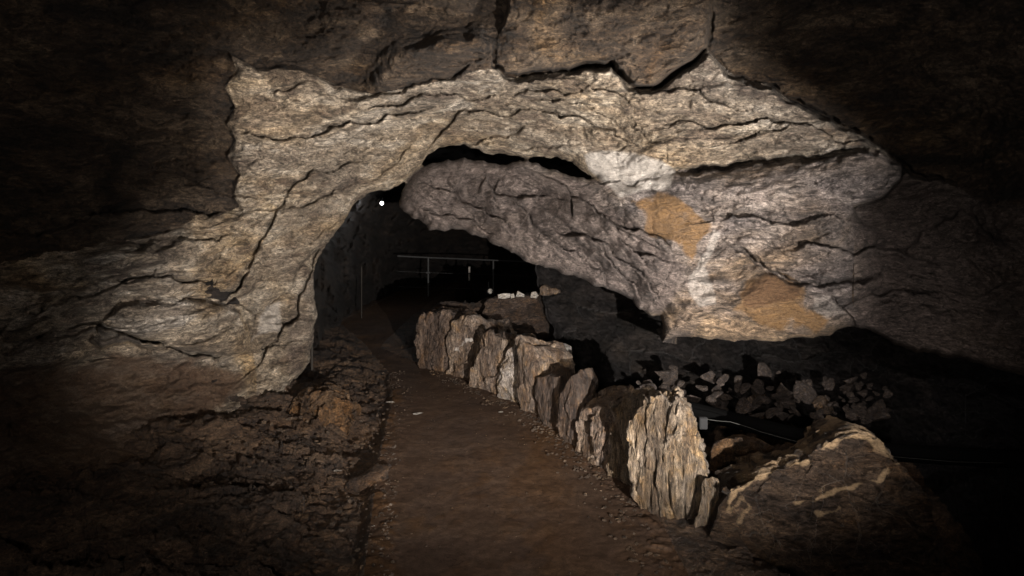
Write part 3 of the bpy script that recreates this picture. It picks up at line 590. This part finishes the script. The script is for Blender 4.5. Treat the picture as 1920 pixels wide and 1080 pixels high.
slab(K, [(1048, 822), (1047, 770), (1055, 730), (1070, 704), (1080, 730), (1082, 790), (1080, 846), (1064, 838)], (gd(822), gd(845), .02), (.22, .42, .0), M_STONE_DARK, 'narrow dark stone with a pointed leaf-shaped face', group=GK, seed=7, rough=.45)
slab(K, [(1076, 846), (1078, 800), (1090, 770), (1112, 762), (1140, 768), (1148, 820), (1146, 892), (1110, 872)], (gd(850), gd(890), .05), (.30, .62, .03), M_STONE, 'broad low stone with drip-streaked dark face and wide lit top', group=GK, seed=8, flute=.5, rough=.7)
slab(K, [(1140, 893), (1142, 830), (1152, 775), (1172, 752), (1192, 756), (1200, 820), (1208, 930), (1170, 918)], (gd(893), gd(925), .03), (.22, .40, .03), M_FLOW, 'pale edged fluted stone tucked behind the big flowstone block', group=GK, seed=9, flute=1.0, rough=.6)
slab(K, [(1198, 962), (1180, 860), (1186, 780), (1206, 748), (1240, 742), (1262, 748), (1274, 738), (1282, 756), (1296, 790), (1308, 830), (1325, 880), (1332, 930), (1322, 975), (1290, 990), (1250, 992)], (gd(955), gd(985), .10), (.10, .42, -.06), M_FLOW, 'biggest pale flowstone block with deep vertical flutes, nearest the camera', group=GK, seed=10, flute=1.5, nA=240, nR=80, rough=.40, bulge=.07)
slab('stone_shard', [(1302, 990), (1310, 930), (1322, 895), (1334, 905), (1330, 950), (1322, 990)], (3.55, 3.6, .02), (.08, .10, -.02), M_FLOW, 'narrow pale shard leaning on the right foot of the fluted block', group=None, seed=12, rough=.35, flute=.5)
slab('boulder', [(1318, 930), (1322, 870), (1338, 836), (1370, 826), (1408, 832), (1436, 850), (1440, 930), (1380, 950)], (4.15, 4.25, .08), (.15, .35, -.05), M_BROWN, 'rounded reddish brown boulder between the fluted block and the big boulder', 'boulder', seed=13, rough=.6)
slab('boulder', [(1322, 1010), (1340, 950), (1358, 918), (1400, 896), (1440, 884), (1500, 862), (1540, 838), (1580, 818), (1612, 806), (1640, 816), (1668, 842), (1705, 872), (1742, 930), (1765, 1000), (1790, 1100), (1600, 1130), (1400, 1080)], (3.45, 3.2, .10), (.12, .55, -.10), M_BOULDER,
     'large low brown boulder with pale mineral veins along its ridge', 'boulder', seed=14, nA=320, nR=110, nB=40, rough=.75, bulge=.10, taper=.97,
     veins=[([(1362, 950), (1372, 915), (1420, 890), (1440, 884), (1500, 863), (1512, 862), (1545, 838), (1612, 808), (1640, 820)], 5, 1.0), ([(1362, 955), (1385, 930), (1400, 945), (1380, 975)], 5, .75), ([(1640, 820), (1680, 850), (1700, 862)], 12, .85), ([(1480, 935), (1540, 918), (1600, 898), (1650, 880), (1690, 865)], 5, .9), ([(1510, 920), (1535, 902)], 5, .6), ([(1520, 955), (1560, 945)], 8, .85)])
slab('white_stone', [(1040, 680), (1040, 652), (1050, 646), (1063, 652), (1064, 672), (1056, 684)], (6.9, 6.95, .02), (.06, .12, 0), M_PALE, 'small white block lying behind the tall leaning slab', seed=15, rough=.25, nA=60, nR=12, nB=8)
GB = 'dark boulders behind the far end of the stone row'
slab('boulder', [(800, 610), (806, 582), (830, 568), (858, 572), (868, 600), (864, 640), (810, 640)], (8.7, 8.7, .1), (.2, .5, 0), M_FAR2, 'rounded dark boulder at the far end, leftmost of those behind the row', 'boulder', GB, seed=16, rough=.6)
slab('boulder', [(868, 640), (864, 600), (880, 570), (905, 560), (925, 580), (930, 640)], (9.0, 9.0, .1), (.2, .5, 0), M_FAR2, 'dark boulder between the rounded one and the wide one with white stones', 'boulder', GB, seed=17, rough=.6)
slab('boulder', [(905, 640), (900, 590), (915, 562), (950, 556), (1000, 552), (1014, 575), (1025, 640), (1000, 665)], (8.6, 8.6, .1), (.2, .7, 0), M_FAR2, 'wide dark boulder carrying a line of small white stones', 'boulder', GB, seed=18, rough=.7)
GW = 'small white stones on the wide dark boulder'
def tl(u, v, d): return (u, v, d)
slab('white_stone', [(934, 560), (933, 552), (945, 549), (957, 550), (957, 558), (946, 561)], (8.5, 8.5, 0), (.0, .08, 0), M_PALE, 'brightly lit oblong white stone, largest of the line', group=GW, seed=19, rough=.15, nA=40, nR=8, nB=6, bulge=.01)
slab('white_stone', [(958, 560), (957, 552), (963, 550), (966, 558)], (8.5, 8.5, 0), (.0, .05, 0), M_PALE, 'tiny white stone touching the right end of the oblong one', group=GW, seed=20, rough=.1, nA=30, nR=6, nB=5, bulge=.01)
slab('white_stone', [(967, 556), (970, 545), (977, 548), (984, 552), (984, 558)], (8.6, 8.6, 0), (.0, .06, 0), M_PALE, 'pointed white stone right of the oblong one', group=GW, seed=21, rough=.12, nA=30, nR=6, nB=5, bulge=.01)
slab('white_stone', [(994, 558), (996, 548), (1004, 546), (1010, 554), (1006, 560)], (8.6, 8.6, 0), (.0, .06, 0), M_PALE, 'small dull white stone third along the boulder top', group=GW, seed=22, rough=.12, nA=30, nR=6, nB=5, bulge=.01)
slab('pinkish_stone', [(1012, 552), (1010, 540), (1020, 534), (1030, 540), (1046, 543), (1048, 550), (1030, 554)], (8.7, 8.6, 0), (.05, .12, 0), M_STONE, 'flat pinkish stone with a knob at the right end of the white line', seed=23, rough=.25, nA=50, nR=8, nB=6)

# left bank
slab('boulder', [(505, 890), (515, 800), (548, 752), (590, 738), (635, 752), (660, 790), (655, 850), (640, 890)], (5.7, 5.3, .35), (.0, .5, 0), M_BROWN, 'broad brown boulder at the foot of the left wall beside the path', 'boulder', seed=30, nA=220, nR=60, rough=1.25, bulge=.10)
slab('boulder', [(640, 935), (655, 905), (680, 893), (708, 890), (712, 905), (698, 930), (680, 945)], (4.35, 4.25, .08), (.05, .2, 0), M_EARTH, 'low earthy rock with a slanting edge at the left edge of the path', 'boulder', seed=31, rough=.45)
slab('boulder', [(408, 900), (425, 862), (470, 850), (520, 855), (530, 880), (490, 905)], (4.9, 4.9, .15), (.05, .35, 0), M_BROWN, 'flat topped brown rock with a pale crust on the left bank', 'boulder', seed=32, rough=.7, veins=[([(450, 872), (490, 868), (522, 868)], 9, .6)])
slab('boulder', [(275, 930), (278, 885), (300, 868), (315, 875), (318, 930)], (4.6, 4.6, .1), (.0, .2, 0), M_BROWN, 'small orange stained stone near the bottom of the left wall', 'boulder', seed=33, rough=.5, orange=.7)
slab('boulder', [(478, 812), (480, 780), (497, 762), (508, 775), (504, 812)], (5.9, 5.9, .05), (.0, .15, 0), M_ROCK, 'narrow tan stone standing against the left wall', 'boulder', seed=34, rough=.4)
slab('boulder', [(318, 960), (330, 915), (380, 895), (430, 912), (450, 960)], (4.5, 4.4, .15), (.0, .4, 0), M_BROWN, 'dim brown rock below the flat topped one on the left bank', 'boulder', seed=35, rough=.9)
slab('boulder', [(430, 1010), (450, 965), (520, 950), (600, 960), (620, 1000), (560, 1025)], (4.0, 3.9, .1), (.0, .35, 0), M_EARTH, 'wide earthy hump in the dark left foreground', 'boulder', seed=36, rough=.7)

# ------------------------------------------------------------------ small broken stones
def chip(name, size, seed, mat, loc, rot, label, group, cat='stone', flat=0.6, cuts=8, sub_=3):
    r = np.random.RandomState(seed)
    import bmesh
    bm = bmesh.new(); bmesh.ops.create_icosphere(bm, subdivisions=sub_, radius=1)
    V = np.array([v.co[:] for v in bm.verts])
    for _ in range(cuts):                                           # plane cuts leave flat broken faces
        n = r.normal(size=3); n /= np.linalg.norm(n); h = r.uniform(.24, .62); d = V @ n; V = V - np.outer(np.clip(d - h, 0, None), n)
    V = V * np.array([1, r.uniform(.55, .9), flat * r.uniform(.7, 1.2)]) * size
    V[:, 0] += V[:, 2] * r.uniform(-.4, .4)
    for v, c in zip(bm.verts, V): v.co = c
    me = bpy.data.meshes.new(name); bm.to_mesh(me); bm.free(); me.materials.append(mat)
    o = bpy.data.objects.new(name, me); COL.objects.link(o); o.location = loc; o.rotation_euler = rot
    return tag(o, label, cat, group)
M_RUB = rock_mat('rubble_rock', (0.05, 0.038, 0.032), (0.10, 0.078, 0.066), (0.17, 0.135, 0.115), scale=2.5)
GR = 'angular rubble piled below the overhang'
big = [(1258, 712, 36, 6.45, 'pointed pinkish grey stone standing at the left of the rubble'), (1328, 708, 20, 6.3, 'upright leaf shaped stone right of the pointed one'), (1345, 742, 34, 6.15, 'broad flat sided stone in the middle of the rubble'),
       (1420, 752, 24, 6.0, 'pale crescent shaped stone low in the rubble'), (1385, 722, 22, 6.2, 'grey wedge stone just above the pale crescent one'), (1468, 738, 26, 5.95, 'slanted grey stone right of the crescent one'),
       (1545, 762, 28, 5.6, 'pale triangular slab at the right end of the rubble'), (1512, 738, 30, 5.8, 'large dull block above the triangular slab'), (1215, 728, 22, 6.6, 'small dark stone left of the pointed one'), (1590, 730, 26, 5.7, 'rough block highest at the right of the rubble')]
r_ = random.Random(4)
for i, (u, v, s, d, lb) in enumerate(big):
    chip('rubble_stone', s * d / F, 50 + i, M_STONE if i in (3, 6) else M_RUB, Pt(u, v, d), (r_.uniform(-.7, .7), r_.uniform(-.9, .9), r_.uniform(0, 6)), lb, GR, flat=.7)
for i in range(150):
    u = r_.uniform(1185, 1680); v = 742 + (u - 1400) * .02 + r_.gauss(0, 22); d = 6.35 - (u - 1200) * .0022 + (742 - v) * 0.004; s = r_.uniform(5, 12) + (r_.random() ** 3) * 22
    if v > 800 or v < 690: continue
    chip('rubble_stone', s * d / F, 80 + i, M_RUB, Pt(u, v, d), (r_.uniform(-.7, .7), r_.uniform(-.7, .7), r_.uniform(0, 6)), 'one of the fist sized broken stones among the rubble below the overhang', GR, sub_=2)
# crumbs of stone along both edges of the path and on the left bank: uncountable, one object
def gravel():
    r = np.random.RandomState(5); VV = []; FF = []; n0 = 0
    ico = [(0, 0, 1), (.89, 0, .45), (.28, .85, .45), (-.72, .53, .45), (-.72, -.53, .45), (.28, -.85, .45), (.72, .53, -.45), (-.28, .85, -.45), (-.89, 0, -.45), (-.28, -.85, -.45), (.72, -.53, -.45), (0, 0, -1)]
    fi = [(0, 1, 2), (0, 2, 3), (0, 3, 4), (0, 4, 5), (0, 5, 1), (1, 6, 2), (2, 7, 3), (3, 8, 4), (4, 9, 5), (5, 10, 1), (6, 7, 2), (7, 8, 3), (8, 9, 4), (9, 10, 5), (10, 6, 1), (11, 7, 6), (11, 8, 7), (11, 9, 8), (11, 10, 9), (11, 6, 10)]
    ico = np.array(ico)
    for k in range(2100):
        y = r.uniform(2.9, 7.8)
        m = r.rand()
        if m < .40: x = line_x(y, KL) - abs(r.normal(0, .10)) + .03; s = r.uniform(.004, .016)
        elif m < .68: x = line_x(y, PLW) + r.normal(0, .07); s = r.uniform(.004, .014)
        elif m < .84: x = line_x(y, PLW) - r.uniform(.05, 1.1); s = r.uniform(.005, .024)
        else: x = r.uniform(line_x(y, PLW), line_x(y, KL)); s = r.uniform(.002, .006)
        z = float(ground_z(np.array([x]), np.array([y]))[0][0]) + s * .3 + (0.03 if m > .68 and m < .84 else 0)
        v = ico * s * r.uniform(.6, 1.3, 3) * np.array([1, 1, .6]) + r.normal(0, s * .12, (12, 3)) + [x, y, z]
        VV.append(v); FF.append(np.array(fi) + n0); n0 += 12
    tag(mesh_obj('gravel', np.concatenate(VV), np.concatenate(FF), M_GRAV, smooth=False), 'loose crumbs of stone scattered along the path edges', kind='stuff')
M_GRAV = rock_mat('gravel_stone', (0.05, 0.032, 0.02), (0.085, 0.056, 0.036), (0.17, 0.12, 0.08), scale=3)
gravel()
for i, (u, v, s, lb) in enumerate([(783, 777, 12, 'thin pale flake lying flat on the middle of the path'), (735, 756, 14, 'thin pale flake at the left edge of the path'), (938, 775, 8, 'small pale flake lying near the foot of the leaning slab'), (634, 884, 9, 'small white flake on the left bank'), (700, 990, 5, 'tiny pale chip on the near left path edge')]):
    d = gd(v); x = (u - CX) / F * d; z = float(ground_z(np.array([x]), np.array([d]))[0][0])
    chip('stone_flake', s * d / F, 200 + i, M_PALE, (x, d, z + .012 + (.05 if i == 3 else 0)), (0, 0, .2 * i), lb, None, flat=.12, sub_=2)

# ================================================================== fittings
def tube(pts, r, n=8):
    pts = [Vector(p) for p in pts]; V = []; Fc = []
    for i, p in enumerate(pts):
        d = (pts[min(i + 1, len(pts) - 1)] - pts[max(i - 1, 0)]).normalized(); a = d.cross(Vector((0, 0, 1)) if abs(d.z) < .9 else Vector((1, 0, 0))).normalized(); b = d.cross(a)
        rr = r[i] if isinstance(r, (list, tuple)) else r
        for k in range(n): t = 2 * math.pi * k / n; V.append(tuple(p + a * math.cos(t) * rr + b * math.sin(t) * rr))
    for i in range(len(pts) - 1):
        for k in range(n): Fc.append((i * n + k, i * n + (k + 1) % n, (i + 1) * n + (k + 1) % n, (i + 1) * n + k))
    return V, Fc + [tuple(range(n))[::-1], tuple(range((len(pts) - 1) * n, len(pts) * n))]
def tobj(name, geos, mat, parent=None, origin=(0, 0, 0)):
    V = []; Fc = []
    for v, f in geos:
        n = len(V); V += [tuple(np.array(q) - np.array(origin)) for q in v]; Fc += [tuple(i + n for i in q) for q in f]
    me = bpy.data.meshes.new(name); me.from_pydata(V, [], Fc); me.update(); me.materials.append(mat)
    o = bpy.data.objects.new(name, me); COL.objects.link(o); o.parent = parent
    if not parent: o.location = origin
    return o
def box(c, s, bev=0.0):
    x, y, z = c; a, b, h = s[0] / 2, s[1] / 2, s[2] / 2; e = bev
    V = []
    for zz, k in ((-h, e), (-h + e, 0), (h - e, 0), (h, e)):
        for X, Y in ((-a + k, -b + k + 0), (a - k, -b + k), (a - k, b - k), (-a + k, b - k)): V.append((x + X, y + Y, z + zz))
    Fc = [(3, 2, 1, 0), (12, 13, 14, 15)]
    for i in range(3):
        for k in range(4): Fc.append((i * 4 + k, i * 4 + (k + 1) % 4, i * 4 + 4 + (k + 1) % 4, i * 4 + 4 + k))
    return V, Fc
def railing(name, label, posts, mat, group, clamps=()):
    b = Pt(*posts[0][0], posts[0][2]); e = empty(name, b, label, 'railing', group)
    tops = []
    for k, (bot, top, d) in enumerate(posts):
        pb, pt = Pt(*bot, d), Pt(*top, d); tops.append(pt)
        p = tobj('post', [tube([pb, (pb[0], pb[1], pt[2])], .021 if pb[1] > 13 else .011)], mat, e, b)
        if k in clamps:
            for fz in (.36,): tobj('clamp', [tube([(pb[0] - .05, pb[1] - .03, pt[2] - fz), (pb[0] + .05, pb[1] - .03, pt[2] - fz)], .022, 8)], mat, p, b)
    return e, tops, b
def rails(e, pts, b, mat, drop=(0, .36, .72)):
    for i, dz in enumerate(drop):
        tobj('handrail' if i == 0 else 'wire', [tube([(x, y, z - dz) for x, y, z in pts], .018 if i == 0 else .004, 6)], mat, e, b)
e, tops, b = railing('railing', 'thin steel railing crossing the far dark chamber behind the stones', [((803, 556), (803, 483), 16.0), ((925, 552), (925, 488), 16.6), ((1040, 552), (1040, 493), 17.2)], M_STEEL, None, (0,))
rails(e, [Pt(745, 480, 15.7)] + tops, b, M_STEEL)
e, tops, b = railing('railing', 'pair of thin bare posts standing along the left side of the far path', [((678, 604), (676, 500), 12.0), ((585, 712), (583, 610), 7.6)], M_RUST, None)
o = tobj('hanging_tube', [tube([Pt(880, 500, 15), Pt(880, 526, 15)], .022)], M_PALE, None, Pt(880, 526, 15)); tag(o, 'short bright upright tube glinting behind the railing', 'tube')
def lamp(name, p, s, label, group, bulb=True, aim=(0, -1, 0)):
    e = empty(name, p, label, 'lamp', group); p = Vector(p); a = Vector(aim).normalized()
    h = tobj('housing', [tube([p - a * s * 1.6, p - a * s * 1.2, p - a * s * .2, p], [s * .4, s * .9, s, s * 1.1], 16)], M_BLACK, e, p)
    tobj('bracket', [tube([p - a * s + Vector((0, 0, s * .9)), p - a * s + Vector((0, s * .5, s * 3))], s * .15, 6)], M_BLACK, e, p)
    tobj('bulb', [tube([p + a * s * .02, p + a * s * .35, p + a * s * .5], [s * .8, s * .7, s * .2], 14)], M_BULB if bulb else M_PALE, e, p)
    return e
lamp('wall_lamp', Pt(716, 381, 13.0), .042, 'lit white lamp high on the ceiling beyond the arch', None)
lamp('ground_spotlight', Pt(919, 546, 9.2), .045, 'small dark spotlight lying beside the white stones', None, False, (.5, -.8, .2))
gl = bpy.data.lights.new('wall_lamp_light', 'POINT'); gl.energy = 14; gl.shadow_soft_size = .04
go = bpy.data.objects.new('wall_lamp_light', gl); COL.objects.link(go); go.location = Pt(714, 384, 12.8)
pl = bpy.data.lights.new('stone_light', 'POINT'); pl.energy = 1.6; pl.shadow_soft_size = .02; pl.color = (1, .97, .92)
po = bpy.data.objects.new('stone_light', pl); COL.objects.link(po); po.location = Pt(942, 524, 8.1)
# unseen flaps added round the key light to cast shadow edges: they cut its beam at the upper left, top and right
def key_flaps():
    e = empty('light_blocker', tuple(KEY), 'unseen lamp head with flaps, added behind the viewer to block light', 'light_blocker')
    ax = (Vector(Pt(930, 330, 5.8)) - KEY).normalized()
    def on(u, v, d, k=.30):
        q = Vector(Pt(u, v, d)) - KEY; return KEY + q * (k / q.dot(ax))
    def flap(ps, nm='shadow_flap', k=.30):
        P = [on(*p, k) for p in ps]; n = len(P); V = [tuple(p) for p in P] + [tuple(p - ax * .004) for p in P]
        Fc = [tuple(range(n)), tuple(range(n, 2 * n))[::-1]] + [(i, i + n, (i + 1) % n + n, (i + 1) % n) for i in range(n)]
        tobj(nm, [(V, Fc)], M_BLACK, e, tuple(KEY))
    flap([(-400, -900, 5), (-400, 200, 4.3), (200, 330, 5.0), (350, 400, 5.3), (436, 385, 5.6), (426, 300, 5.5), (428, 105, 5.0), (560, 128, 5.4), (640, 110, 5.4), (700, 60, 4.9), (760, -900, 4.9)], k=.13)
    flap([(600, 150, 5.4), (700, 75, 5.0), (780, 25, 4.9), (960, 35, 4.8), (1130, 40, 4.7), (1330, 30, 4.6), (1400, 60, 4.6), (1400, -900, 4.6), (600, -900, 4.9)], k=.065)
    flap([(-900, -900, 4), (-900, 1300, 2.6), (130, 900, 3.9), (210, 640, 4.4), (270, 500, 4.9), (345, 420, 5.2), (360, 385, 5.2), (330, -900, 5)], k=.09)
    flap([(1360, -900, 4.6), (1338, 60, 4.6), (1400, 120, 4.7), (1560, 205, 4.7), (1690, 285, 4.6), (1700, 320, 4.6), (1655, 365, 4.7), (1606, 385, 4.8), (1660, 420, 4.8), (3000, 800, 4.5), (3000, -900, 4.5)], k=.17)
    flap([(1640, 350, 4.6), (1612, 400, 4.8), (1625, 480, 4.8), (1606, 600, 4.8), (1660, 760, 4.8), (3000, 800, 4.5), (3000, 300, 4.5)], k=.08)
    flap([(-900, 2200, 2), (-900, 1100, 2.6), (-60, 720, 3.9), (250, 740, 4.6), (420, 820, 4.9), (560, 880, 4.6), (700, 930, 4.1), (1200, 985, 3.5), (1400, 960, 3.35), (1750, 900, 3.3), (3000, 860, 3.3), (3000, 2200, 2)], k=.05)
    p = KEY - ax * .05
    tobj('housing', [tube([p - ax * .22, p - ax * .2, p - ax * .02, p], [.05, .09, .10, .11], 18)], M_BLACK, e, tuple(KEY))
    tobj('stand', [tube([(p.x, p.y, p.z - .1), (p.x, p.y, 0)], .015)], M_BLACK, e, tuple(KEY))
key_flaps()
# cable trunking, junction box and cable in the gully
PC = [(1262, 752), (1290, 762), (1400, 790), (1530, 822), (1640, 842), (1760, 850), (1880, 856), (2100, 862)]; PD = [5.6, 5.5, 5.2, 4.95, 4.8, 4.7, 4.6, 4.4]
o = tobj('drain_pipe', [tube([Pt(u, v + 4, d) for (u, v), d in zip(PC, PD)], .062, 14)], M_BLACK, None, Pt(1290, 762, 5.5)); tag(o, 'thick black pipe running through the gully behind the stones', 'pipe')
e = empty('junction_box', Pt(1318, 804, 4.7), 'small grey junction box beside the big fluted stone', 'box')
bb = Pt(1318, 804, 4.7)
tobj('case', [box(Pt(1318, 793, 4.7), (.055, .035, .085), .004)], M_GREY, e, bb); q = Pt(1318, 793, 4.7); tobj('lid', [box((q[0], q[1] - .021, q[2]), (.048, .006, .076), .002)], M_GREY, e, bb)
o = tobj('cable', [tube([Pt(1325, 786, 4.68), Pt(1345, 789, 4.7), Pt(1370, 791, 4.75), Pt(1400, 800, 4.75), Pt(1428, 810, 4.75), Pt(1456, 818, 4.72), Pt(1486, 826, 4.7), Pt(1600, 850, 4.6), Pt(1790, 866, 4.45), Pt(1880, 868, 4.4)], [.0018] * 4 + [.0016] * 3 + [.001] * 3, 6)], M_WIRE, None, Pt(1325, 786, 4.68)); tag(o, 'thin pale cable running from the junction box below the black pipe', 'cable')
